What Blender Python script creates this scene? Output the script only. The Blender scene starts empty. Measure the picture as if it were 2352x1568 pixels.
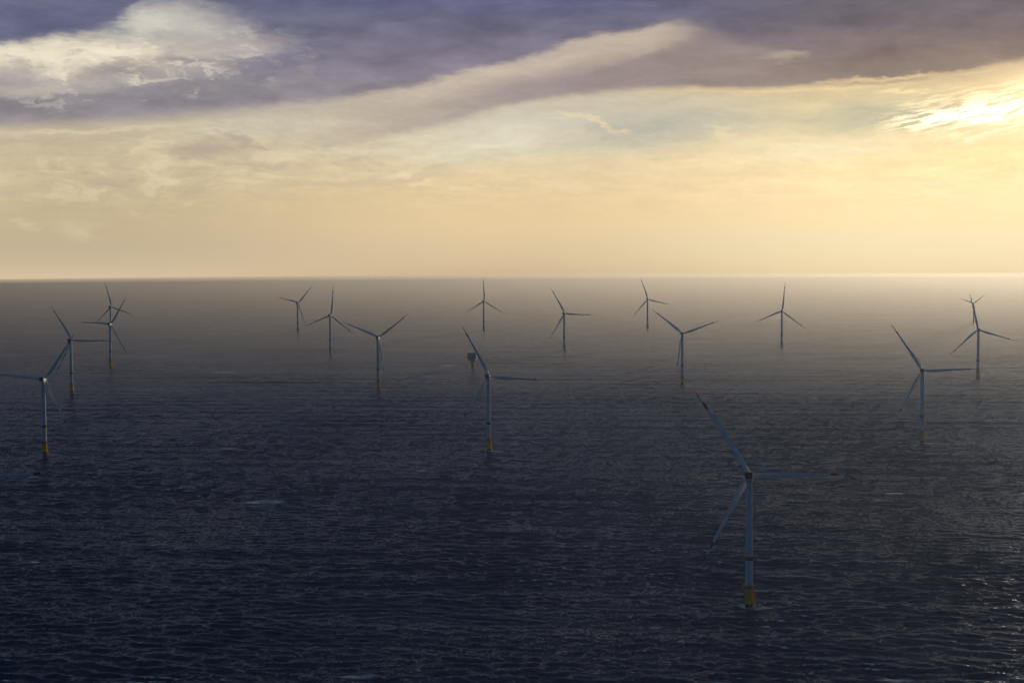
import bpy, bmesh, math, random
import numpy as np
from mathutils import Vector, Matrix
R = math.radians
scene = bpy.context.scene
COL = scene.collection

# ------------------------------------------------------------------ camera
F_PX, PITCH, ROLL, CAM_H = 3737.9, 0.0581304, -0.0058696, 274.47   # focal length in units of a 2352 px wide frame
cam_data = bpy.data.cameras.new("camera")
cam = bpy.data.objects.new("camera", cam_data)
COL.objects.link(cam)
fwd = Vector((0, math.cos(PITCH), -math.sin(PITCH)))
up0 = Vector((0, math.sin(PITCH), math.cos(PITCH)))
rt0 = Vector((1, 0, 0))
rt = rt0 * math.cos(ROLL) + up0 * math.sin(ROLL)
up = -rt0 * math.sin(ROLL) + up0 * math.cos(ROLL)
m = Matrix((rt, up, -fwd)).transposed().to_4x4()
m.translation = Vector((0, 0, CAM_H))
cam.matrix_world = m
cam_data.sensor_width = 36
cam_data.lens = F_PX / 2352 * 36
cam_data.clip_start = 1
cam_data.clip_end = 60000
scene.camera = cam

# ------------------------------------------------------------------ exposure
scene.view_settings.view_transform = 'Standard'
scene.view_settings.look = 'None'
scene.view_settings.exposure = 0
scene.view_settings.gamma = 1
scene.cycles.max_bounces = 5
scene.cycles.volume_bounces = 0
scene.cycles.sample_clamp_indirect = 4
scene.cycles.sample_clamp_direct = 12
scene.cycles.use_denoising = True

# ------------------------------------------------------------------ sun
SUN_AZ, SUN_EL = 22.9, 4.0      # degrees: to the right of straight ahead, above the horizon
SUN_STRENGTH = 1.65
sd = bpy.data.lights.new("sun", 'SUN')
sd.energy = SUN_STRENGTH
sd.angle = R(5)
sd.color = (1.0, 0.80, 0.50)
sun = bpy.data.objects.new("sun", sd)
COL.objects.link(sun)
sdir = Vector((math.sin(R(SUN_AZ)) * math.cos(R(SUN_EL)), math.cos(R(SUN_AZ)) * math.cos(R(SUN_EL)), math.sin(R(SUN_EL))))
sun.rotation_euler = sdir.to_track_quat('Z', 'Y').to_euler()

# ------------------------------------------------------------------ world: sky with cloud decks, laid out in compass direction and elevation
def lin(c):
    return tuple(((v / 255) / 12.92 if v <= 10 else (((v / 255) + 0.055) / 1.055) ** 2.4) for v in c[:3]) + (1.0,)

def direction(px, py):
    xr, yr = px - 1176, py - 784
    x = xr * math.cos(ROLL) + yr * math.sin(ROLL)
    y = -xr * math.sin(ROLL) + yr * math.cos(ROLL)
    d = (rt0 * x - up0 * y + fwd * F_PX).normalized()
    return math.degrees(math.atan2(d.x, d.y)), math.degrees(math.asin(d.z))

HAZE = 1.7e-5      # density of the sea haze, per metre
world = bpy.data.worlds.new("World")
scene.world = world
world.use_nodes = True
wt = world.node_tree
wt.nodes.clear()

class NT:
    def __init__(s, tree): s.t = tree
    def n(s, typ, **kw):
        nd = s.t.nodes.new(typ)
        for k, v in kw.items(): setattr(nd, k, v)
        return nd
    def put(s, sock, v):
        if isinstance(v, bpy.types.NodeSocket): s.t.links.new(v, sock)
        elif v is not None: sock.default_value = v
    def math(s, op, a, b=None, c=None, clamp=False):
        nd = s.n('ShaderNodeMath', operation=op, use_clamp=clamp)
        s.put(nd.inputs[0], a); s.put(nd.inputs[1], b)
        if c is not None: s.put(nd.inputs[2], c)
        return nd.outputs[0]
    def vmath(s, op, a, b=None, scale=None):
        nd = s.n('ShaderNodeVectorMath', operation=op)
        s.put(nd.inputs[0], a)
        if b is not None: s.put(nd.inputs[1], b)
        if scale is not None: s.put(nd.inputs['Scale'], scale)
        return nd.outputs['Value'] if op in ('LENGTH', 'DOT_PRODUCT', 'DISTANCE') else nd.outputs[0]
    def xyz(s, x, y, z=0.0):
        nd = s.n('ShaderNodeCombineXYZ')
        s.put(nd.inputs[0], x); s.put(nd.inputs[1], y); s.put(nd.inputs[2], z)
        return nd.outputs[0]
    def sep(s, v):
        nd = s.n('ShaderNodeSeparateXYZ'); s.put(nd.inputs[0], v); return nd.outputs
    def mix(s, f, a, b, blend='MIX'):
        nd = s.n('ShaderNodeMix', data_type='RGBA', blend_type=blend, clamp_factor=True)
        s.put(nd.inputs[0], f); s.put(nd.inputs[6], a); s.put(nd.inputs[7], b)
        return nd.outputs[2]
    def remap(s, v, a, b, c=0.0, d=1.0, mode='SMOOTHSTEP'):
        nd = s.n('ShaderNodeMapRange', interpolation_type=mode)
        s.put(nd.inputs[0], v); s.put(nd.inputs[1], a); s.put(nd.inputs[2], b); s.put(nd.inputs[3], c); s.put(nd.inputs[4], d)
        return nd.outputs[0]
    def noise(s, vec, scale=1.0, detail=4.0, rough=0.5, dist=0.0, color=False):
        nd = s.n('ShaderNodeTexNoise')
        s.put(nd.inputs['Vector'], vec); s.put(nd.inputs['Scale'], scale); s.put(nd.inputs['Detail'], detail)
        s.put(nd.inputs['Roughness'], rough); s.put(nd.inputs['Distortion'], dist)
        return nd.outputs['Color'] if color else nd.outputs[0]
    def ramp(s, f, stops, mode='LINEAR'):
        nd = s.n('ShaderNodeValToRGB'); cr = nd.color_ramp; cr.interpolation = mode
        stops = sorted(stops, key=lambda q: q[0])
        cr.elements[0].position, cr.elements[0].color = stops[0]
        cr.elements[1].position, cr.elements[1].color = stops[-1]
        for p, c in stops[1:-1]:
            e = cr.elements.new(p); e.color = c
        s.put(nd.inputs[0], f)
        return nd.outputs[0]
    def curve(s, f, pts):
        nd = s.n('ShaderNodeFloatCurve'); cv = nd.mapping.curves[0]
        nd.mapping.use_clip = False
        pts = sorted(pts)
        cv.points[0].location = pts[0]; cv.points[1].location = pts[-1]
        for p in pts[1:-1]: cv.points.new(*p)
        nd.mapping.update()
        s.put(nd.inputs['Value'], f)
        return nd.outputs[0]

W = NT(wt)
tc = W.n('ShaderNodeTexCoord')
sx, sy, sz = W.sep(tc.outputs['Generated'])[:3]
az0 = W.math('MULTIPLY', W.math('ARCTAN2', sx, sy), 180 / math.pi)
el0 = W.math('MULTIPLY', W.math('ARCSINE', sz), 180 / math.pi)
# wind-drawn warps of the cloud field
pos = W.xyz(az0, el0, 0.0)
wc1 = W.noise(W.vmath('MULTIPLY', pos, (0.28, 0.8, 1)), 1.0, 5.0, 0.55, color=True)
wc2 = W.noise(W.vmath('MULTIPLY', pos, (1.6, 4.2, 1)), 1.0, 5.0, 0.6, color=True)
def offs(col, kx, ky):
    sc_ = W.n('ShaderNodeSeparateColor'); W.put(sc_.inputs[0], col)
    return W.xyz(W.math('MULTIPLY_ADD', sc_.outputs[0], kx, -kx / 2), W.math('MULTIPLY_ADD', sc_.outputs[1], ky, -ky / 2), 0.0)
w1 = offs(wc1, 2.0, 0.7)
w2 = offs(wc2, 1.1, 0.42)
P_SOFT = W.vmath('ADD', pos, w1)
P_WARP = W.vmath('ADD', P_SOFT, w2)
sa, se = W.sep(P_SOFT)[:2]
wa, we = W.sep(P_WARP)[:2]
AZ0, AZ1, EL0, EL1 = -40.0, 40.0, -5.0, 20.0
na = lambda a: (a - AZ0) / (AZ1 - AZ0)
ne = lambda e: (e - EL0) / (EL1 - EL0)
def nrm(s, a, b): return W.math('DIVIDE', W.math('SUBTRACT', s, a), b - a, clamp=True)
az_n, el_n, saz_n, waz_n = nrm(az0, AZ0, AZ1), nrm(el0, EL0, EL1), nrm(sa, AZ0, AZ1), nrm(wa, AZ0, AZ1)
PXDEG = math.degrees(1 / F_PX)

def el_ramp(pts, x, f=None):
    return W.ramp(el_n if f is None else f, [(ne(direction(x, y)[1]), lin(c)) for y, c in pts])

def edge(pts):
    out = []
    for x, y in pts:
        a, e = direction(x, y); out.append((na(a), ne(e)))
    cv = W.curve(saz_n, out)
    return W.math('MULTIPLY_ADD', cv, EL1 - EL0, EL0)

def above(e, soft_px, el=None):
    h = soft_px * PXDEG
    return W.remap(W.math('SUBTRACT', we if el is None else el, e), -h, h)

def blob(px, py, rx, ry, rot=0.0, soft=0.8, vec=None):
    a, e = direction(px, py)
    v = P_WARP if vec is None else vec
    cr, sr, kx, ky = math.cos(R(rot)), math.sin(R(rot)), 1 / (rx * PXDEG), 1 / (ry * PXDEG)
    k1, k2 = (cr * kx, sr * kx, 0), (-sr * ky, cr * ky, 0)
    q = W.xyz(W.vmath('DOT_PRODUCT', v, k1), W.vmath('DOT_PRODUCT', v, k2), 0.0)
    return W.remap(W.vmath('DISTANCE', q, (a * k1[0] + e * k1[1], a * k2[0] + e * k2[1], 0)), 1.0, 1.0 - soft)

def mul(*a):
    r = a[0]
    for b in a[1:]: r = W.math('MULTIPLY', r, b)
    return r

# clear-air gradient: three columns of sky blended by compass direction
left = el_ramp([(700, (225, 202, 164)), (640, (222, 198, 160)), (600, (206, 186, 150)), (560, (200, 180, 145)), (470, (203, 186, 150)), (380, (206, 190, 158)), (310, (204, 190, 162)), (200, (195, 188, 170)), (0, (180, 180, 185))], 150)
mid = el_ramp([(700, (192, 166, 130)), (645, (204, 176, 134)), (600, (224, 195, 148)), (520, (236, 208, 160)), (430, (230, 206, 163)), (360, (222, 210, 178)), (290, (212, 208, 190)), (200, (190, 184, 172)), (0, (150, 148, 160))], 1176)
right = el_ramp([(700, (140, 112, 66)), (645, (190, 160, 104)), (625, (244, 218, 160)), (585, (252, 229, 172)), (540, (254, 232, 178)), (440, (255, 232, 184)), (360, (248, 226, 176)), (300, (225, 214, 175)), (230, (205, 195, 160)), (100, (180, 165, 140)), (0, (150, 140, 130))], 2050)
aL, aM, aR = direction(150, 500)[0], direction(1176, 500)[0], direction(2050, 500)[0]
c = W.mix(W.remap(az0, aL, aM), left, mid)
c = W.mix(W.remap(az0, aM, aR), c, right)
# clear sky shows through the gaps
nish = W.n('ShaderNodeTexSky', sky_type='NISHITA', sun_disc=False)
nish.sun_elevation = R(SUN_EL); nish.sun_rotation = R(SUN_AZ)
nish.dust_density = 3.0
sky_c = W.mix(1.0, nish.outputs[0], (.08, .08, .08, 1), 'MULTIPLY')
c = W.mix(0.08, c, sky_c)
# bluish gaps
for px, py, rx, ry, rot, col, k in [
        (1500, 290, 380, 80, 4, (184, 181, 166), .85), (2030, 268, 330, 62, 2, (186, 184, 160), .8), (1130, 330, 260, 60, 8, (228, 221, 198), .7),
        (560, 300, 260, 20, 4, (196, 190, 176), .4)]:
    c = W.mix(mul(blob(px, py, rx, ry, rot, 1.0, P_SOFT), k), c, lin(col))
# low bright veil on the right
c = W.mix(mul(blob(1880, 350, 330, 56, 3, 1.0, P_SOFT), .6), c, lin((248, 234, 198)))
c = W.mix(mul(blob(1300, 420, 620, 70, 4, 1.0, P_SOFT), .35), c, lin((236, 214, 172)))

# the second, browner cloud wedge below the big deck
E2 = edge([(-800, 420), (0, 420), (400, 350), (640, 350), (760, 345), (900, 312), (1050, 278), (1200, 240), (1350, 216), (1500, 206), (1800, 204), (2000, 196), (2120, 184), (2250, 158), (2352, 140), (2600, 110)])
calm = W.math('MULTIPLY_ADD', W.math('SUBTRACT', we, el0), .35, el0)
m2 = mul(above(E2, 16, calm), W.remap(az0, direction(560, 300)[0], direction(900, 300)[0]))
low_soft = W.remap(az0, direction(700, 0)[0], direction(1400, 0)[0], 0.70, 0.95)
wedge = W.ramp(az_n, [(na(direction(600, 300)[0]), lin((196, 180, 158))), (na(direction(1200, 300)[0]), lin((158, 144, 143))), (na(direction(1600, 300)[0]), lin((146, 131, 128))), (na(direction(2300, 300)[0]), lin((142, 124, 114)))])
c = W.mix(mul(m2, low_soft), c, wedge)
# bright rim of that wedge
rim = mul(above(W.math('ADD', E2, -9 * PXDEG), 7, calm), W.math('SUBTRACT', 1.0, above(W.math('ADD', E2, 3 * PXDEG), 8, calm)), W.remap(az0, direction(1300, 0)[0], direction(1900, 0)[0], 0.15, 1.0))
c = W.mix(mul(rim, .8), c, lin((240, 214, 165)))

# the big violet deck
E1 = edge([(-1200, 330), (-500, 305), (0, 288), (200, 281), (400, 268), (700, 243), (900, 214), (1100, 168), (1300, 118), (1450, 82), (1560, 62), (1610, 78), (1700, 112), (1850, 148), (1960, 165), (2100, 168), (2200, 158), (2352, 138), (2600, 100), (3000, 60)])
sharp = W.remap(az0, direction(1450, 0)[0], direction(1700, 0)[0], 26 * PXDEG, 46 * PXDEG)
m1 = W.remap(W.math('DIVIDE', W.math('SUBTRACT', calm, E1), sharp), -1.0, 1.0)
dl = el_ramp([(300, (146, 137, 140)), (220, (142, 136, 144)), (140, (128, 126, 142)), (60, (110, 112, 134)), (0, (104, 107, 133)), (-300, (60, 66, 95)), (-800, (38, 45, 66))], 300)
dm = el_ramp([(250, (150, 140, 142)), (150, (134, 125, 140)), (80, (115, 111, 130)), (0, (98, 99, 131)), (-300, (60, 64, 95)), (-800, (38, 45, 66))], 1100)
dr = el_ramp([(180, (146, 128, 116)), (120, (132, 116, 112)), (50, (116, 106, 112)), (0, (110, 103, 112)), (-300, (80, 74, 84)), (-800, (42, 46, 62))], 2050)
deck = W.mix(W.remap(az0, direction(300, 0)[0], direction(1050, 0)[0]), dl, dm)
deck = W.mix(W.remap(az0, direction(1250, 0)[0], direction(2100, 0)[0]), deck, dr)
dn = W.noise(W.vmath('MULTIPLY', P_SOFT, (0.35, 1.1, 1)), 1.0, 5.0, 0.55)
deck = W.mix(1.0, deck, W.ramp(dn, [(0.3, (.78, .79, .81, 1)), (0.7, (1.22, 1.21, 1.18, 1))]), 'MULTIPLY')
c = W.mix(m1, c, deck)

# the sun-lit streak climbing to the right along the deck's lower edge
EB = edge([(-500, 320), (400, 290), (600, 270), (800, 250), (950, 232), (1100, 202), (1300, 158), (1450, 126), (1600, 88), (1700, 78), (2300, 60)])
mb = mul(above(EB, 26, calm), W.math('SUBTRACT', 1.0, above(W.math('ADD', E1, 10 * PXDEG), 12)), W.remap(az0, direction(420, 0)[0], direction(1000, 0)[0]), W.math('SUBTRACT', 1.0, W.remap(az0, direction(1480, 0)[0], direction(1640, 0)[0])))
c = W.mix(mul(mb, .72), c, lin((208, 192, 172)))
for px, py, rx, ry, rot, col, k, soft in [
        (1460, 112, 190, 34, 14, (190, 172, 158), .7, 1.0),
        (1660, 165, 150, 26, 4, (170, 154, 144), .45, 1.0), (1720, 112, 160, 34, -14, (166, 150, 143), .4, 1.0), (1800, 130, 60, 14, -8, (186, 168, 152), .6, .8),
        # top-left opening with bright cloud
        (210, 140, 430, 80, 2, (222, 210, 188), .9, .9), (430, 64, 230, 90, -8, (208, 201, 188), .8, 1.0), (120, 120, 340, 48, 2, (238, 228, 202), .9, .9),
        (560, 110, 160, 36, 8, (192, 180, 172), .7, 1.0),
        (330, 60, 120, 40, 20, (232, 226, 206), .6, 1.0),
        (290, 168, 150, 24, 6, (156, 148, 146), .9, .9), (440, 150, 120, 14, -6, (158, 148, 150), .85, .9), (470, 196, 260, 34, 2, (140, 134, 140), .85, .9),
        (350, 187, 80, 6, 6, (224, 210, 188), .7, .9), (520, 140, 50, 8, -8, (214, 196, 180), .6, .9), (60, 205, 200, 20, 2, (206, 196, 178), .6, 1.0)]:
    c = W.mix(mul(blob(px, py, rx, ry, rot, soft), k), c, lin(col))
tln = W.noise(W.vmath('MULTIPLY', P_WARP, (0.75, 1.7, 1)), 1.0, 8.0, .62)
tlr = blob(260, 150, 560, 120, 4, .9)
c = W.mix(mul(tlr, W.remap(tln, .50, .36), .55), c, lin((164, 156, 154)))
c = W.mix(mul(tlr, W.remap(tln, .52, .64), .6), c, lin((244, 234, 210)))
# dark cloud corner, top left
E3 = edge([(-800, 110), (-100, 92), (60, 84), (180, 76), (250, 58), (300, 25), (350, -30), (420, -120), (520, -260), (900, -700)])
c = W.mix(mul(above(E3, 12), W.math('SUBTRACT', 1.0, W.remap(az0, direction(300, 0)[0], direction(500, 0)[0]))), c, W.mix(1.0, lin((106, 108, 134)), W.ramp(dn, [(0.3, (.80, .80, .84, 1)), (0.7, (1.2, 1.2, 1.15, 1))]), 'MULTIPLY'))

# drifting wisps across the left half
wn = W.noise(W.vmath('MULTIPLY', P_SOFT, (0.7, 1.9, 1)), 1.0, 7.0, .6, .3)
reg = W.math('ADD', blob(520, 370, 760, 130, 3, 1.0, P_SOFT), mul(blob(260, 440, 520, 120, 0, 1.0, P_SOFT), .5), clamp=True)
c = W.mix(mul(reg, W.remap(wn, .50, .62), .55), c, lin((226, 210, 176)))
c = W.mix(mul(reg, W.remap(wn, .50, .38), .50), c, lin((188, 171, 148)))
# small wisps: x, y, rx, ry, tilt, colour, strength
for px, py, rx, ry, rot, col, k in [
        (480, 342, 190, 24, 3, (182, 165, 148), .85), (560, 325, 120, 14, -20, (180, 164, 148), .6), (600, 330, 90, 5, -38, (220, 202, 168), .6), (515, 296, 120, 6, 4, (214, 206, 184), .6),
        (120, 318, 330, 16, 3, (190, 174, 152), .6), (300, 295, 160, 6, 2, (216, 204, 176), .5), (150, 300, 260, 8, 2, (214, 202, 172), .5),
        (360, 352, 80, 5, -14, (224, 206, 170), .5), (460, 372, 190, 7, -4, (220, 203, 168), .55), (700, 390, 160, 12, -3, (216, 197, 164), .5), (610, 432, 140, 8, 2, (216, 198, 166), .5),
        (900, 412, 150, 26, 6, (208, 188, 158), .6), (935, 395, 90, 12, 16, (240, 222, 180), .65), (960, 420, 60, 10, 10, (240, 220, 178), .6), (760, 425, 220, 14, 3, (206, 188, 158), .5),
        (640, 400, 100, 5, -12, (226, 208, 172), .5),
        (1045, 434, 50, 6, 0, (240, 220, 178), .5), (1108, 426, 26, 6, 4, (244, 224, 182), .5), (1135, 345, 20, 4, 6, (238, 224, 190), .5),
        (1330, 270, 90, 7, -10, (226, 208, 172), .8), (1380, 286, 60, 10, -20, (232, 212, 172), .85), (1430, 299, 50, 9, -2, (232, 210, 170), .8),
        (1660, 312, 60, 20, -32, (240, 220, 178), .8), (1715, 340, 60, 22, -28, (244, 226, 186), .7), (1400, 378, 110, 4, 0, (232, 214, 178), .5),
        (1900, 355, 190, 12, 6, (252, 236, 194), .5), (1990, 320, 30, 6, 8, (248, 232, 190), .5), (2160, 422, 60, 5, 1, (255, 242, 202), .7), (2180, 450, 100, 5, -1, (255, 240, 196), .6),
        (62, 512, 50, 14, -14, (216, 198, 162), .6), (172, 526, 60, 30, -24, (212, 194, 158), .55), (190, 538, 40, 20, 20, (214, 196, 160), .4)]:
    c = W.mix(mul(blob(px, py, rx, ry, rot, 1.0), k), c, lin(col))

# finely combed bright cloud round the sun
comb = W.noise(W.vmath('MULTIPLY', W.vmath('ADD', P_SOFT, W.xyz(0.0, W.math('MULTIPLY', az0, -0.16))), (0.9, 8.5, 1)), 1.0, 8.0, 0.64, 0.2)
combk = W.remap(comb, 0.44, 0.56)
GLOW_A, GLOW_E = 20.0, 5.0
def glow(sig_a, sig_e, ea=0.0):
    da = W.math('DIVIDE', W.math('SUBTRACT', az0, GLOW_A), sig_a)
    de = W.math('DIVIDE', W.math('SUBTRACT', el0, GLOW_E + ea), sig_e)
    r2 = W.math('ADD', W.math('MULTIPLY', da, da), W.math('MULTIPLY', de, de))
    return W.math('EXPONENT', W.math('MULTIPLY', r2, -1.0))
below_deck = W.math('SUBTRACT', 1.0, above(W.math('ADD', E2, 4 * PXDEG), 9, calm))
core = mul(blob(2400, 238, 420, 78, 6, .75), below_deck)
core2 = mul(blob(2250, 262, 230, 34, 6, .8), below_deck)
c = W.mix(mul(core, combk), c, (1.35, 1.05, .62, 1))
c = W.mix(mul(core2, W.remap(comb, 0.40, 0.50)), c, (1.9, 1.6, 1.1, 1))
c = W.mix(mul(blob(2090, 212, 90, 10, 3, .9), W.remap(comb, .4, .5), .9), c, lin((250, 226, 176)))
c = W.mix(mul(blob(2130, 230, 80, 18, 14, .9), W.remap(comb, .42, .54), .9), c, lin((255, 238, 190)))
c = W.mix(mul(blob(2280, 306, 160, 14, 14, .9), W.remap(comb, .36, .5), .9), c, lin((255, 244, 200)))
c = W.mix(mul(blob(2050, 178, 260, 10, 4, .9), .7), c, lin((236, 208, 160)))
c = W.mix(mul(glow(2.6, 1.1), below_deck, .75), c, (1.0, .80, .46, 1), 'ADD')
c = W.mix(mul(glow(7.5, 4.0, -1.0), 0.06), c, (1.0, .74, .38, 1), 'ADD')

# away from the bright quarter the overcast turns dim blue-grey, and darker still overhead
fs1 = W.noise(W.vmath('MULTIPLY', P_WARP, (0.5, 2.6, 1)), 1.0, 7.0, .6)
fs2 = W.noise(W.vmath('MULTIPLY', P_SOFT, (2.4, 7.5, 1)), 1.0, 6.0, .65)
fsm = W.math('ADD', W.math('MULTIPLY', W.math('SUBTRACT', fs1, .5), .42), W.math('MULTIPLY', W.math('SUBTRACT', fs2, .5), .16))
fsk = W.math('MULTIPLY_ADD', fsm, W.remap(el0, .3, 2.5), .5)
c = W.mix(fsk, W.mix(1.0, c, (.5, .5, .5, 1), 'MULTIPLY'), W.mix(1.0, c, (1.5, 1.5, 1.5, 1), 'MULTIPLY'))
back = W.remap(W.math('ABSOLUTE', W.math('SUBTRACT', az0, 8.0)), 32.0, 95.0)
back_c = W.ramp(nrm(el0, -10, 90), [(0.0, (.05, .075, .11, 1)), (0.12, (.026, .082, .150, 1)), (0.35, (.016, .062, .125, 1)), (1.0, (.012, .044, .095, 1))])
c = W.mix(back, c, back_c)
top_c = W.ramp(nrm(el0, 8, 90), [(0.0, (.075, .08, .15, 1)), (0.10, (.020, .038, .080, 1)), (0.35, (.016, .036, .072, 1)), (0.55, (.034, .062, .108, 1)), (1.0, (.034, .064, .112, 1))])
c = W.mix(W.remap(el0, 9.0, 16.0), c, top_c)
# low sky painted brighter to offset the haze box's dimming, most on the left
tan_e = W.math('MAXIMUM', W.math('TANGENT', W.math('MULTIPLY', W.math('MAXIMUM', el0, 0.0), math.pi / 180)), .00585)
inv_t = W.math('EXPONENT', W.math('DIVIDE', HAZE * 85.5, tan_e))
kk = W.remap(az0, -18, 18, .75, -.1, 'LINEAR')
haze_gain = W.math('MULTIPLY_ADD', kk, W.math('SUBTRACT', inv_t, 1.0), 1.0)
bg = W.n('ShaderNodeBackground')
W.put(bg.inputs[0], c)
W.put(bg.inputs[1], haze_gain)
wo = W.n('ShaderNodeOutputWorld')
wt.links.new(bg.outputs[0], wo.inputs[0])
world.cycles.sampling_method = 'MANUAL'
world.cycles.sample_map_resolution = 2048

# ------------------------------------------------------------------ helpers
def link(o, parent=None):
    COL.objects.link(o)
    if parent: o.parent = parent
    return o

def tag(o, label=None, cat=None, group=None, kind=None):
    for k, v in (("label", label), ("category", cat), ("group", group), ("kind", kind)):
        if v: o[k] = v
    return o

def obj(name, bm, mats, parent=None, smooth=False):
    me = bpy.data.meshes.new(name)
    bm.normal_update()
    bm.to_mesh(me); bm.free()
    for mt in (mats if isinstance(mats, (list, tuple)) else [mats]): me.materials.append(mt)
    if smooth:
        me.shade_smooth()
        try: me.set_sharp_from_angle(angle=R(38))
        except Exception: pass
    return link(bpy.data.objects.new(name, me), parent)

def tube(bm, a, b, r0, r1=None, seg=10, cap=True, mi=0):
    a, b = Vector(a), Vector(b)
    r1 = r0 if r1 is None else r1
    q = (b - a).to_track_quat('Z', 'Y')
    ring = []
    for p, r in ((a, r0), (b, r1)):
        ring.append([bm.verts.new(p + q @ Vector((r * math.cos(t * 2 * math.pi / seg), r * math.sin(t * 2 * math.pi / seg), 0))) for t in range(seg)])
    fs = []
    for i in range(seg):
        fs.append(bm.faces.new((ring[0][i], ring[0][(i + 1) % seg], ring[1][(i + 1) % seg], ring[1][i])))
    if cap:
        fs.append(bm.faces.new(ring[0][::-1])); fs.append(bm.faces.new(ring[1]))
    for f in fs: f.material_index = mi

def lathe(bm, prof, seg=40, mis=None, cap=True):
    rings = []
    for r, z in prof:
        rings.append([bm.verts.new((r * math.cos(t * 2 * math.pi / seg), r * math.sin(t * 2 * math.pi / seg), z)) for t in range(seg)])
    for k in range(len(rings) - 1):
        for i in range(seg):
            f = bm.faces.new((rings[k][i], rings[k][(i + 1) % seg], rings[k + 1][(i + 1) % seg], rings[k + 1][i]))
            if mis: f.material_index = mis[k]
    if cap:
        bm.faces.new(rings[0][::-1]); bm.faces.new(rings[-1])

def box(bm, x0, x1, y0, y1, z0, z1, bevel=0.0, mi=0):
    vs = [bm.verts.new(p) for p in ((x0, y0, z0), (x1, y0, z0), (x1, y1, z0), (x0, y1, z0), (x0, y0, z1), (x1, y0, z1), (x1, y1, z1), (x0, y1, z1))]
    fs = [bm.faces.new([vs[i] for i in q]) for q in ((3, 2, 1, 0), (4, 5, 6, 7), (0, 1, 5, 4), (1, 2, 6, 5), (2, 3, 7, 6), (3, 0, 4, 7))]
    for f in fs: f.material_index = mi
    if bevel:
        es = list({e for f in fs for e in f.edges})
        bmesh.ops.bevel(bm, geom=es, offset=bevel, segments=3, affect='EDGES', profile=0.5)

def material(name, col, rough=0.5, metal=0.0, var=0.12, scale=0.6, streak=True, dirt=None):
    mt = bpy.data.materials.new(name); mt.use_nodes = True
    t = mt.node_tree; N = NT(t)
    bs = t.nodes['Principled BSDF']
    tcn = N.n('ShaderNodeTexCoord')
    v = N.vmath('MULTIPLY', tcn.outputs['Object'], (1, 1, 0.18 if streak else 1))
    nz = N.noise(v, scale, 5.0, 0.6)
    a = tuple(x * (1 - var) for x in col) + (1,); b = tuple(min(1, x * (1 + var)) for x in col) + (1,)
    cc = N.ramp(nz, [(0.3, a), (0.7, b)])
    if dirt:
        nz2 = N.noise(v, scale * 2.3, 6.0, 0.65)
        cc = N.mix(N.remap(nz2, .52, .70, 0, dirt[1]), cc, tuple(dirt[0]) + (1,))
    N.put(bs.inputs['Base Color'], cc)
    bs.inputs['Roughness'].default_value = rough
    bs.inputs['Specular IOR Level'].default_value = .25
    bs.inputs['Metallic'].default_value = metal
    return mt

WHITE = material('pale_grey_paint', (.62, .67, .70), .5, dirt=((.40, .42, .42), .35))
BLADE = material('blade_coating', (.80, .83, .85), .5, scale=.25, dirt=((.36, .38, .38), .25))
RED = material('signal_red_paint', (.20, .004, .007), .75)
DARKRED = material('helideck_red', (.09, .007, .009), .6)
YELLOW = material('marine_yellow_paint', (.95, .47, .008), .55, scale=.9, dirt=((.34, .17, .03), .5))
RUST = material('weathered_platform_steel', (.20, .105, .035), .7, dirt=((.08, .05, .03), .6))
GROWTH = material('splash_zone_growth', (.035, .040, .022), .8, var=.4)
DARK = material('dark_grille', (.03, .035, .04), .6)
STEEL = material('topside_grey_steel', (.34, .37, .40), .55, dirt=((.18, .16, .14), .4))
FOAMM = None

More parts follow.
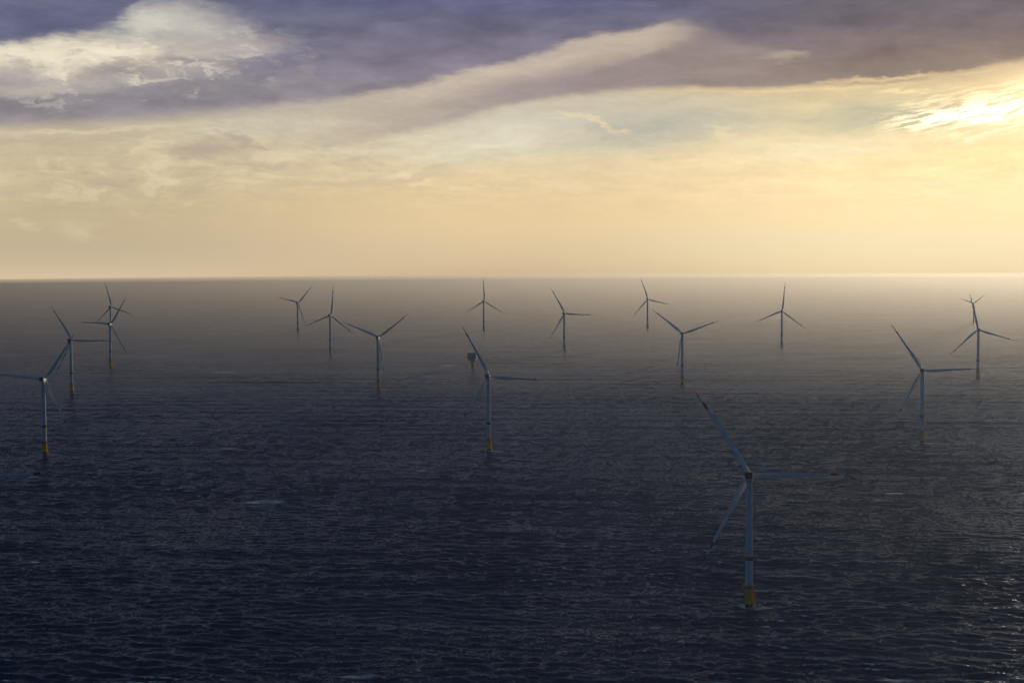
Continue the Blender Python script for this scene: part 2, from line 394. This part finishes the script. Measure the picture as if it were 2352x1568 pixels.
# ------------------------------------------------------------------ sea
WIND = 13.33
def build_water():
    rng = np.random.default_rng(7)
    rad = [0.0, 60, 150, 260, 380, 500, 600, 680, 740, 780]
    r = 800.0
    while r < 14000:
        rad.append(r); r += max(1.1, .00145 * r)
    rad.append(14000.0)
    rad = np.array(rad)
    azs = np.concatenate([np.linspace(-180, -26, 60)[:-1], np.arange(-26, 26.001, .045), np.linspace(26, 180, 60)[1:-1]])
    a = np.radians(azs)
    nr, naz = len(rad), len(a)
    fine = (np.abs(azs) < 25.5).astype(np.float32)
    dr = np.gradient(rad)
    RR, AA = np.meshgrid(rad, a, indexing='ij')
    X0 = (RR * np.sin(AA)).astype(np.float32); Y0 = (RR * np.cos(AA)).astype(np.float32)
    cell = np.maximum(dr, rad * math.radians(.045)).astype(np.float32)[:, None]
    Z = np.zeros_like(X0); DX = np.zeros_like(X0); DY = np.zeros_like(X0); JAC = np.zeros_like(X0)
    gust = np.zeros_like(X0)
    for _ in range(10):
        th = rng.uniform(0, 6.28); k = 2 * math.pi / rng.uniform(180, 900)
        gust += np.sin(k * (X0 * math.cos(th) + Y0 * math.sin(th)) + rng.uniform(0, 6.28)).astype(np.float32)
    gust = 1 + .10 * gust
    chop = np.zeros_like(X0)
    for _ in range(14):
        th = rng.uniform(0, 6.28); k = 2 * math.pi / math.exp(rng.uniform(math.log(35), math.log(260)))
        chop += np.sin(k * (X0 * math.cos(th) + Y0 * math.sin(th)) + rng.uniform(0, 6.28)).astype(np.float32)
    chop = np.clip(1 + .20 * chop, .25, 2.2)
    n = 96
    lam = np.exp(rng.uniform(math.log(3.4), math.log(46), n)); lam[:6] = (58, 66, 75, 84, 96, 112)
    wdir = math.radians(-90 - WIND)      # waves run down wind, towards the viewer
    for i in range(n):
        L = lam[i]; k = 2 * math.pi / L
        spread = rng.normal(0, math.radians(23 + 10 * (L < 12) + 12 * (L < 7)))
        th = wdir + spread
        Lp = 19.0
        w = (L / Lp) ** 1.25 if L < Lp else (Lp / L) ** 1.3
        amp = 0.074 * w * rng.uniform(.6, 1.4)
        if L > 50: amp = .15; spread *= .5; th = wdir + math.radians(12) + spread
        amp = min(amp, .021 * L)
        ph = (k * (X0 * math.cos(th) + Y0 * math.sin(th)) + rng.uniform(0, 6.28)).astype(np.float32)
        att = np.clip((L / cell - 2.2) / 2.5, 0, 1).astype(np.float32)
        s, cth = np.sin(ph), np.cos(ph)
        A = amp * att * (gust if L > 14 else gust * chop)
        Z += A * cth
        DX -= A * s * math.cos(th) * .8; DY -= A * s * math.sin(th) * .8
        JAC += A * k * cth
    mask = fine[None, :] * np.clip((RR - 780) / 40, 0, 1).astype(np.float32) * np.clip((13900 - RR) / 600, 0, 1).astype(np.float32)
    Z *= mask; DX *= mask; DY *= mask; JAC *= mask
    # whitecaps where crests pinch, broken up into streaks
    def vnoise(x, y, s):
        gx, gy = x / s, y / s
        ix, iy = np.floor(gx).astype(np.int64), np.floor(gy).astype(np.int64)
        fx, fy = gx - ix, gy - iy
        fx = fx * fx * (3 - 2 * fx); fy = fy * fy * (3 - 2 * fy)
        def h(p, q):
            v = (p * 374761393 + q * 668265263) & 0xffffffff
            v = ((v ^ (v >> 13)) * 1274126177) & 0xffffffff
            return ((v ^ (v >> 16)) & 0xffff).astype(np.float32) / 65535
        return (h(ix, iy) * (1 - fx) + h(ix + 1, iy) * fx) * (1 - fy) + (h(ix, iy + 1) * (1 - fx) + h(ix + 1, iy + 1) * fx) * fy
    big = vnoise(X0, Y0, 70.0) * .6 + vnoise(X0 + 900, Y0, 24.0) * .4
    fine_n = vnoise(X0, Y0, 3.2) * .6 + vnoise(X0 + 333, Y0 * 1.0, 1.4) * .4
    vis = JAC[(RR > 850) & (RR < 2500) & (fine[None, :] > 0)]
    p0, p1 = np.percentile(vis, 97.6), np.percentile(vis, 99.4)
    foam = np.clip((JAC - p0) / (p1 - p0), 0, 1) * np.clip((big - .54) / .1, 0, 1) * np.clip((fine_n - .25) / .4, 0, 1)
    # single broken crests seen in the photograph: x, y, half length, half width, strength
    for (fx, fy, hl, hw, st, rg) in FOAM_SPOTS:
        u = (X0 - fx) / hl; v = (Y0 - fy) / hw
        v = v + .35 * (vnoise(X0 + 77, Y0 + 55, 9.0) - .5)
        u = u + .25 * (vnoise(X0 + 7, Y0 + 5, 6.0) - .5)
        d = np.sqrt(u * u + v * v)
        if rg: mk = np.exp(-((d - .72) / .30) ** 2) + .35 * (d < .7)
        else: mk = np.clip((1 - d) / .5, 0, 1)
        foam = np.maximum(foam, min(1.0, st * 1.8) * np.clip(mk, 0, 1) * np.clip((fine_n - .10) / .35, 0, 1))
    V = np.stack([X0 + DX, Y0 + DY, Z], -1).reshape(-1, 3).astype(np.float32)
    idx = np.arange(nr * naz).reshape(nr, naz)
    nx = np.roll(idx, -1, axis=1)
    q = np.stack([idx[:-1], idx[1:], nx[1:], nx[:-1]], -1)[1:].reshape(-1, 4)
    # centre fan
    tri = np.stack([np.full(naz, idx[0, 0]), idx[1], nx[1]], -1)
    me = bpy.data.meshes.new('water')
    me.vertices.add(len(V)); me.vertices.foreach_set('co', V.ravel())
    nl = q.size + tri.size
    me.loops.add(nl); me.loops.foreach_set('vertex_index', np.concatenate([q.ravel(), tri.ravel()]).astype(np.int32))
    me.polygons.add(len(q) + len(tri))
    starts = np.concatenate([np.arange(len(q)) * 4, len(q) * 4 + np.arange(len(tri)) * 3]).astype(np.int32)
    me.polygons.foreach_set('loop_start', starts)
    me.update(calc_edges=True)
    me.shade_smooth()
    at = me.attributes.new('foam', 'FLOAT', 'POINT')
    at.data.foreach_set('value', foam.ravel().astype(np.float32))
    if me.polygons[10].normal.z < 0: me.flip_normals()
    return me

# broken crests: x, y (m), half length, half width, strength, ring?
FOAM_SPOTS = [(-270, 1750, 20, 12, .50, True), (421, 1785, 12, 7, .40, False), (-112, 1993, 10, 5, .4, False), (-581, 1956, 9, 4, .9, False), (-545, 1950, 5, 2.4, .6, False),
              (-421, 1420, 6, 4, .55, False), (102, 1160, 6, 2.4, .3, False), (-640, 3600, 34, 14, .5, False), (-150, 3760, 26, 12, .4, False), (182, 1163, 3.6, 3, .75, False),
              (-390, 2230, 16, 4, .5, False), (-330, 1500, 14, 4, .35, False), (240, 1015, 14, 6, .35, False), (-100, 1030, 16, 5, .35, False)]

TURBINES = [  # x, y, yaw, rotor phase (degrees), label
    (179.1, 1224.4, 12.8, 2.5, "nearest and largest wind turbine, lower right, its yellow base standing in dark water"),
    (-32.3, 2183.4, 10.9, -2.9, "mid-size wind turbine in mid sea, just in front of the boxy offshore platform"),
    (566.2, 2240.5, 14.8, 3.2, "mid-size wind turbine at right, its level blade crossing the tower of the one behind"),
    (948.9, 3306.5, 11.0, -16.5, "wind turbine at the far right edge, in front of a tiny one, glittering water behind"),
    (714.5, 4303.7, 14.3, -36.6, "hazy distant wind turbine alone between the wide V one and the right edge pair"),
    (337.5, 3220.1, 10.0, 20.7, "wind turbine above the nearest one's raised blade tip, its blades spread in a wide V"),
    (135.9, 4228.4, 17.9, -2.4, "hazy wind turbine right of the centre one, one blade level, its base fading in haze"),
    (443.0, 5309.5, 17.0, -12.3, "small distant wind turbine just left of and above the one with wide V blades"),
    (-90.4, 5217.2, 20.3, -29.7, "small distant wind turbine straight above the offshore platform, one blade pointing straight up"),
    (-682.5, 5181.3, 19.6, 46.3, "smallest wind turbine of the three left of centre, its base lost in haze"),
    (-469.7, 4200.8, 15.9, 81.8, "middle wind turbine of the three left of centre, one blade pointing up"),
    (-260.8, 3157.4, 8.5, 36.8, "largest wind turbine of the three left of centre, third blade hanging beside the tower"),
    (-1211.9, 4911.4, 15.9, -18.3, "farthest wind turbine of the left cluster, its hub highest, straight above another turbine's hub"),
    (-935.2, 3781.0, 8.8, 56.7, "left-cluster wind turbine with one blade level to the left, right below the farthest one"),
    (-846.2, 3115.2, 11.4, -0.1, "left-cluster wind turbine whose hub touches the blade tip of the one at the left edge"),
    (-629.9, 2178.6, 4.2, 54.2, "large wind turbine at the left edge, one blade reaching out of the picture"),
    (-424.0, 1233.0, 9.0, 4.8, "wind turbine outside the left edge, only a dark blade tip with red bands showing"),
]
for x, y, *_ in TURBINES:
    FOAM_SPOTS.append((x, y + 1.0, 8.0, 6.5, .6, False))
    FOAM_SPOTS.append((x + 10, y - 5, 13.0, 4.0, .45, False))
FOAM_SPOTS += [(-90.5, 3719, 12, 9, .5, False), (1577.7, 5556, 8, 7, .4, False)]

wmat = bpy.data.materials.new('sea_water'); wmat.use_nodes = True
t = wmat.node_tree; N = NT(t)
t.nodes.clear()
tcn = N.n('ShaderNodeTexCoord'); geo = N.n('ShaderNodeNewGeometry')
rotm = N.n('ShaderNodeMapping'); N.put(rotm.inputs['Vector'], tcn.outputs['Object']); rotm.inputs['Rotation'].default_value = (0, 0, R(WIND))
pv = N.vmath('MULTIPLY', rotm.outputs[0], (.75, 1.0, 1.0))
n1 = N.noise(pv, .32, 5.0, .65, color=True)
n2 = N.noise(pv, .75, 4.0, .62, color=True)
half = (.5, .5, .5)
s1 = N.vmath('MULTIPLY', N.vmath('SUBTRACT', n1, half), (.70, 1.10, 0))
s2 = N.vmath('MULTIPLY', N.vmath('SUBTRACT', n2, half), (.75, 1.15, 0))
# calmer and rougher patches of water
patch = N.remap(N.noise(N.vmath('MULTIPLY', tcn.outputs['Object'], (.5, 1, 1)), .007, 7.0, .62), .32, .68, .50, 1.5, 'LINEAR')
slope = N.vmath('SCALE', N.vmath('ADD', s1, s2), scale=patch)
nrm_ = N.vmath('NORMALIZE', N.vmath('ADD', geo.outputs['Normal'], slope))
fo = N.n('ShaderNodeAttribute', attribute_name='foam')
fn = N.noise(tcn.outputs['Object'], 1.6, 5.0, .7)
fmask = N.math('MULTIPLY', fo.outputs['Fac'], N.remap(fn, .18, .44), clamp=True)
deep = N.ramp(N.noise(tcn.outputs['Object'], .004, 3.0, .5), [(0.3, (.006, .030, .066, 1)), (0.7, (.009, .040, .080, 1))])
body = N.n('ShaderNodeBsdfDiffuse'); N.put(body.inputs['Color'], deep)
gl = N.n('ShaderNodeBsdfGlossy'); gl.inputs['Roughness'].default_value = .18; N.put(gl.inputs['Normal'], nrm_)
gl.inputs['Color'].default_value = (.58, .70, 1, 1)
fr = N.n('ShaderNodeFresnel'); fr.inputs['IOR'].default_value = 1.333; N.put(fr.inputs['Normal'], nrm_)
mx = N.n('ShaderNodeMixShader'); N.put(mx.inputs[0], N.math('MULTIPLY', fr.outputs[0], .28)); N.put(mx.inputs[1], body.outputs[0]); N.put(mx.inputs[2], gl.outputs[0])
fd = N.n('ShaderNodeBsdfDiffuse'); fd.inputs['Color'].default_value = (.93, .95, .96, 1)
mx2 = N.n('ShaderNodeMixShader'); N.put(mx2.inputs[0], fmask); N.put(mx2.inputs[1], mx.outputs[0]); N.put(mx2.inputs[2], fd.outputs[0])
wout = N.n('ShaderNodeOutputMaterial'); t.links.new(mx2.outputs[0], wout.inputs[0])
wm = build_water(); wm.materials.append(wmat)
water = link(bpy.data.objects.new('water', wm)); tag(water, kind='structure')

# ------------------------------------------------------------------ wind turbine
ROTOR_R, HUB_H, TILT, OVERHANG = 77.0, 99.44, R(5.8), 6.0
def blade_mesh(length, red=True, sc=1.0):
    """Blade root at the origin, span along +X, leading edge towards +Z (rotor turning), thickness along Y."""
    bm = bmesh.new()
    st = [  # r, chord, share of the chord ahead of the pitch axis, thickness share, twist deg
        (1.3, 3.1, .5, 1.0, 0), (3.5, 3.1, .5, .98, 0), (7, 3.5, .45, .72, 14), (11, 4.3, .38, .46, 13), (15.5, 4.75, .33, .36, 11), (20, 4.5, .32, .31, 9), (26, 3.95, .31, .27, 7),
        (33, 3.35, .31, .24, 5), (41, 2.8, .31, .22, 3.6), (49, 2.35, .31, .21, 2.6), (56, 2.0, .31, .2, 1.8), (60.2, 1.8, .31, .19, 1.4), (60.3, 1.8, .31, .19, 1.4), (65.9, 1.45, .31, .18, .8),
        (66.0, 1.45, .31, .18, .8), (71.4, 1.02, .32, .17, .3), (71.5, 1.02, .32, .17, .3), (74.5, .68, .36, .17, 0), (76.4, .36, .42, .16, 0), (77.0, .08, .5, .15, 0)]
    seg = 20; rings = []
    for (r, ch, fr, th, tw) in st:
        r *= length / 77.0; ch *= sc
        bend = -(2.6 * (r / length) ** 2.2) * sc * .6
        ring = []
        for i in range(seg):
            u = i / seg * 2 * math.pi
            cx = math.cos(u); cy = math.sin(u)
            if th > .9: px, py = .5 * ch * cx, .5 * ch * cy * th
            else:
                px = .5 * ch * cx
                taper = (0.5 + .5 * cx) ** .35 * .9 + .1
                py = .5 * ch * th * cy * (taper if th < .6 else (taper + 1) / 2)
            px += ch * (fr - .5)
            ct, stt = math.cos(R(tw + 3)), math.sin(R(tw + 3))
            z = px * ct - py * stt; y = px * stt + py * ct
            ring.append(bm.verts.new((r, -y + bend, z)))
        rings.append(ring)
    for k in range(len(rings) - 1):
        rm = .5 * (st[k][0] + st[k + 1][0])
        mi = 1 if red and (60.25 < rm < 65.95 or rm > 71.45) else 0
        for i in range(seg):
            f = bm.faces.new((rings[k][i], rings[k][(i + 1) % seg], rings[k + 1][(i + 1) % seg], rings[k + 1][i]))
            f.material_index = mi
    bm.faces.new(rings[0]); bm.faces.new(rings[-1][::-1])
    bmesh.ops.recalc_face_normals(bm, faces=bm.faces)
    return bm

def make_turbine():
    root = link(bpy.data.objects.new('wind_turbine', None))
    # foundation: monopile and transition piece
    bm = bmesh.new()
    lathe(bm, [(3.1, -2.6), (3.1, 1.5), (3.1, 2.6), (3.1, 15.4), (3.25, 15.4), (3.25, 15.9)], 48, [1, 1, 0, 0, 0], True)
    fnd = obj('foundation', bm, [YELLOW, GROWTH], root, True)
    bm = bmesh.new()
    lathe(bm, [(3.27, 15.95), (5.1, 15.95), (5.1, 16.35), (3.1, 16.35)], 40, cap=False)
    for i in range(12):
        t = i * math.pi / 6
        tube(bm, (3.2 * math.cos(t), 3.2 * math.sin(t), 14.0), (4.9 * math.cos(t), 4.9 * math.sin(t), 15.95), .14, seg=6)
    obj('platform', bm, RUST, fnd)
    bm = bmesh.new()
    for i in range(24):
        t = i * math.pi / 12; t2 = t + math.pi / 12
        p = Vector((5.0 * math.cos(t), 5.0 * math.sin(t), 16.35)); q = Vector((5.0 * math.cos(t2), 5.0 * math.sin(t2), 16.35))
        tube(bm, p, p + Vector((0, 0, 1.25)), .06, seg=6)
        for h in (.45, .85, 1.22): tube(bm, p + Vector((0, 0, h)), q + Vector((0, 0, h)), .05, seg=6)
    obj('railing', bm, RUST, fnd)
    bm = bmesh.new()                                  # boat landing: two fender tubes and a ladder on the lee side
    for s in (-1, 1):
        tube(bm, (4.5, s * 1.0, -1.4), (4.5, s * 1.0, 10.5), .24, seg=10)
        for h in (1.0, 6.0, 10.2): tube(bm, (2.9, s * .9, h), (4.5, s * 1.0, h), .16, seg=8)
        tube(bm, (3.9, s * .3, .5), (3.9, s * .3, 16.2), .07, seg=6)
    for k in range(40): tube(bm, (3.9, -.3, .8 + k * .39), (3.9, .3, .8 + k * .39), .04, seg=5)
    obj('boat_landing', bm, YELLOW, fnd)
    bm = bmesh.new()                                  # small davit crane
    tube(bm, (-4.3, -1.6, 16.35), (-4.3, -1.6, 19.6), .16); tube(bm, (-4.3, -1.6, 19.5), (-6.2, -2.6, 20.2), .12)
    obj('davit_crane', bm, YELLOW, fnd)
    # tower
    bm = bmesh.new()
    lathe(bm, [(3.0, 16.0), (2.98, 16.5), (2.9, 35.9), (2.78, 52), (2.62, 68), (2.42, 84), (2.25, 96.0), (2.3, 96.0), (2.3, 96.5)], 48)
    tw = obj('tower', bm, WHITE, root, True)
    bm = bmesh.new(); lathe(bm, [(2.86, 35.9), (2.925, 35.9), (2.91, 38.9), (2.84, 38.9)], 48, cap=False)
    tag(obj('band', bm, RED, tw, True), "red marking band around the tower")
    bm = bmesh.new(); box(bm, -.5, .5, -3.06, -2.86, 16.5, 18.8, .05); obj('door', bm, STEEL, tw)
    for zz in (56, 78):
        bm = bmesh.new(); rr = 2.74 if zz == 56 else 2.52
        lathe(bm, [(rr, zz), (rr + .05, zz), (rr + .05, zz + .25), (rr, zz + .25)], 40, cap=False); obj('flange', bm, WHITE, tw, True)
    # nacelle, rear towards -Y
    bm = bmesh.new()
    box(bm, -2.6, 2.6, -6.6, 4.2, HUB_H - 2.95, HUB_H + 2.1, .75)
    nac = obj('nacelle', bm, WHITE, root, True)
    for s in (-1, 1):
        bm = bmesh.new(); tube(bm, (s * .62, -6.66, HUB_H - 1.55), (s * .62, -6.45, HUB_H - 1.55), .36, seg=16)
        obj('vent', bm, DARK, nac)
    bm = bmesh.new()                                  # hoist deck with solid red wind fence at the rear
    box(bm, -2.9, 2.9, -7.2, -1.6, HUB_H + 1.9, HUB_H + 2.22, .04)
    for (x0, x1, y0, y1) in ((-2.9, -2.82, -7.2, -1.6), (2.82, 2.9, -7.2, -1.6), (-2.82, 2.82, -7.2, -7.12), (-2.82, 2.82, -1.68, -1.6)):
        box(bm, x0, x1, y0, y1, HUB_H + 2.22, HUB_H + 3.95)
    box(bm, -2.75, 2.75, -7.12, -6.75, HUB_H - .35, HUB_H + 1.9, .05)
    for sx_ in (-1, 0, 1): tube(bm, (sx_ * 2.6, -7.16, HUB_H + 1.9), (sx_ * 2.6, -7.16, HUB_H + 4.05), .07, seg=6)
    tag(obj('hoist_deck', bm, DARKRED, nac), "dark red hoist deck with fence on the nacelle rear")
    bm = bmesh.new()
    tube(bm, (-1.2, -1.2, HUB_H + 2.1), (-1.2, -1.2, HUB_H + 4.6), .06, seg=6); tube(bm, (-1.7, -1.2, HUB_H + 4.3), (-.7, -1.2, HUB_H + 4.3), .05, seg=6)
    obj('wind_mast', bm, STEEL, nac)
    # rotor
    ax = Vector((0, math.cos(TILT), math.sin(TILT))); cen = Vector((0, 0, HUB_H)) + ax * OVERHANG
    hub = bmesh.new()
    prof = [(2.0, -2.3), (2.25, -1.9), (2.35, 0), (2.15, 1.5), (1.6, 2.6), (.8, 3.3), (.05, 3.5)]
    lathe(hub, prof, 36)
    rot_h = Matrix.Rotation(R(-90) + TILT, 4, 'X')
    bmesh.ops.transform(hub, matrix=rot_h, verts=hub.verts)
    h = obj('hub', hub, WHITE, root, True); h.location = cen
    bm = blade_mesh(ROTOR_R)
    b0 = obj('blade', bm, [BLADE, RED], root, True)
    blades = [b0]
    for k in range(2):
        b = b0.copy(); link(b); b.parent = root; blades.append(b)
    set_phase(blades, cen, 0)
    return root, cen

def set_phase(blades, cen, phase):
    for k, b in enumerate(blades):
        t = R(phase + 120 * k)
        b.matrix_basis = Matrix.Translation(cen) @ Matrix.Rotation(TILT, 4, 'X') @ Matrix.Rotation(-t, 4, 'Y')

def copy_tree(o, parent=None):
    c_ = o.copy(); COL.objects.link(c_)
    if parent: c_.parent = parent; c_.matrix_parent_inverse = o.matrix_parent_inverse
    for ch in list(o.children): copy_tree(ch, c_)
    return c_

GROUP = "offshore wind turbines of the wind farm"
proto, CEN = make_turbine()
bpy.context.view_layer.update()
for i, (x, y, yaw, ph, lab) in enumerate(TURBINES[1:] + TURBINES[:1]):
    last = i == len(TURBINES) - 1
    rt_ = proto if last else copy_tree(proto)
    rt_.location = (x, y, 0); rt_.rotation_euler = (0, 0, R(-yaw))
    set_phase([b for b in rt_.children if b.name.startswith('blade')], CEN, ph)
    tag(rt_, lab, 'wind turbine', GROUP)

# the small turbine of another farm at the far right
def make_small_turbine(x, y, yaw, phase):
    root = link(bpy.data.objects.new('wind_turbine', None)); root.location = (x, y, 0); root.rotation_euler = (0, 0, R(-yaw))
    Hh, Rr = 71.5, 51.7
    bm = bmesh.new(); lathe(bm, [(2.4, -2.6), (2.4, 2.0), (2.4, 13.0)], 32, [1, 0]); f = obj('foundation', bm, [YELLOW, GROWTH], root, True)
    bm = bmesh.new(); lathe(bm, [(2.4, 13.0), (3.9, 13.0), (3.9, 13.4), (2.3, 13.4)], 28, cap=False); obj('platform', bm, RUST, f)
    bm = bmesh.new(); lathe(bm, [(2.25, 13.1), (2.05, 35), (1.8, 55), (1.6, Hh - 1.6)], 32); obj('tower', bm, WHITE, root, True)
    bm = bmesh.new(); box(bm, -1.8, 1.8, -5, 3, Hh - 1.9, Hh + 1.9, .5); obj('nacelle', bm, WHITE, root, True)
    ax = Vector((0, math.cos(TILT), math.sin(TILT))); cen = Vector((0, 0, Hh)) + ax * 4.6
    hb = bmesh.new(); lathe(hb, [(1.4, -1.7), (1.7, -1.2), (1.7, .6), (1.1, 1.9), (.05, 2.5)], 28)
    bmesh.ops.transform(hb, matrix=Matrix.Rotation(R(-90) + TILT, 4, 'X'), verts=hb.verts)
    h = obj('hub', hb, WHITE, root, True); h.location = cen
    b0 = obj('blade', blade_mesh(Rr, False, .72), [BLADE, RED], root, True)
    bl = [b0]
    for k in range(2):
        b = b0.copy(); link(b); b.parent = root; bl.append(b)
    set_phase(bl, cen, phase)
    tag(root, "tiny smaller-model wind turbine half hidden behind the blade of the far right turbine", 'wind turbine', GROUP)
make_small_turbine(1577.7, 5555.9, 14, 40.5)

# ------------------------------------------------------------------ offshore transformer platform
def make_platform(x, y):
    root = link(bpy.data.objects.new('offshore_substation', None)); root.location = (x, y, 0); root.rotation_euler = (0, 0, R(-18))
    bm = bmesh.new(); lathe(bm, [(3.7, -2.6), (3.7, 2.2), (3.7, 14.5)], 40, [1, 0]); f = obj('foundation', bm, [YELLOW, GROWTH], root, True)
    bm = bmesh.new()
    for s in (-1, 1):
        for s2 in (-1, 1):
            tube(bm, (s * 2.5, s2 * 2.5, 9.5), (s * 7.5, s2 * 6.0, 17.0), .5, seg=10)
    obj('brace', bm, YELLOW, f)
    bm = bmesh.new()
    box(bm, -8.6, 8.6, -7.0, 7.0, 14.5, 19.2, .25)
    obj('lower_deck', bm, STEEL, root)
    bm = bmesh.new()
    box(bm, -11.2, 11.2, -8.6, 8.6, 19.2, 20.0, .05); box(bm, -10.6, 10.6, -8.0, 8.0, 20.0, 26.0, .3)
    box(bm, -11.2, 11.2, -8.6, 8.6, 26.0, 26.6, .05); box(bm, -10.0, 10.4, -7.6, 7.6, 26.6, 31.8, .3)
    box(bm, -10.4, 10.8, -8.0, 8.0, 31.8, 32.3, .05)
    tp = obj('topside', bm, STEEL, root)
    for k in range(6):
        bm = bmesh.new(); xx = -8.8 + k * 3.3
        box(bm, xx, xx + 1.9, -8.12, -7.98, 21.4, 24.4); obj('louvre', bm, DARK, tp)
    bm = bmesh.new()
    for s in (-8.4, 8.4):
        for k in range(12):
            xx = -11 + k * 2; tube(bm, (xx, s, 26.6), (xx, s, 27.7), .06, seg=5)
        tube(bm, (-11, s, 27.7), (11, s, 27.7), .06, seg=5); tube(bm, (-11, s, 27.2), (11, s, 27.2), .05, seg=5)
    obj('railing', bm, YELLOW, tp)
    bm = bmesh.new(); tube(bm, (6.5, 3, 32.3), (6.5, 3, 36.5), .5); tube(bm, (6.5, 3, 36.2), (-2.5, -1, 38.2), .28); obj('crane', bm, YELLOW, root)
    bm = bmesh.new(); tube(bm, (-8.5, 4, 32.3), (-8.5, 4, 37.5), .12, seg=6); obj('mast', bm, STEEL, root)
    tag(root, "grey box-shaped offshore transformer platform on a yellow leg, half hidden behind a turbine blade", 'platform')
make_platform(-90.5, 3719.3)

# ------------------------------------------------------------------ haze
hz = bmesh.new(); box(hz, -14600, 14600, -14600, 14600, -4.0, 360.0)
hm = bpy.data.materials.new('sea_haze'); hm.use_nodes = True
ht = hm.node_tree; ht.nodes.clear()
pvn = ht.nodes.new('ShaderNodeVolumePrincipled')
pvn.inputs['Color'].default_value = (.54, .67, 1, 1)
pvn.inputs['Density'].default_value = HAZE
pvn.inputs['Anisotropy'].default_value = 0.65
ho = ht.nodes.new('ShaderNodeOutputMaterial'); ht.links.new(pvn.outputs[0], ho.inputs['Volume'])
haze = obj('haze', hz, hm); tag(haze, kind='stuff')

# low mist over the far water: a bank that thickens with distance, so tower feet fade while the rotors stay clear
MIST = [(2000.0, -3.0), (3200.0, 1.5), (4500.0, 6.0), (8000.0, 16.5), (14110.0, 38.0)]      # distance, height of its top
mb_ = bmesh.new()
nseg = 48; cols = []
for i in range(nseg + 1):
    a_ = R(-60 + 120 * i / nseg)
    v_ = [mb_.verts.new((d_ * math.sin(a_), d_ * math.cos(a_), h_)) for d_, h_ in MIST]
    v_.append(mb_.verts.new((MIST[-1][0] * math.sin(a_), MIST[-1][0] * math.cos(a_), -3.0)))
    cols.append(v_)
for i in range(nseg):
    p_, q_ = cols[i], cols[i + 1]
    for k in range(len(p_)):
        k2 = (k + 1) % len(p_)
        mb_.faces.new((p_[k], q_[k], q_[k2], p_[k2]))
mb_.faces.new(cols[0]); mb_.faces.new(cols[-1][::-1])
bmesh.ops.recalc_face_normals(mb_, faces=mb_.faces)
mm = hm.copy(); mm.name = 'sea_mist'
pm = [n_ for n_ in mm.node_tree.nodes if n_.type == 'PRINCIPLED_VOLUME'][0]
pm.inputs['Color'].default_value = (.88, .84, .82, 1)
pm.inputs['Density'].default_value = 1.45e-3
mist = obj('mist', mb_, mm); tag(mist, kind='stuff')
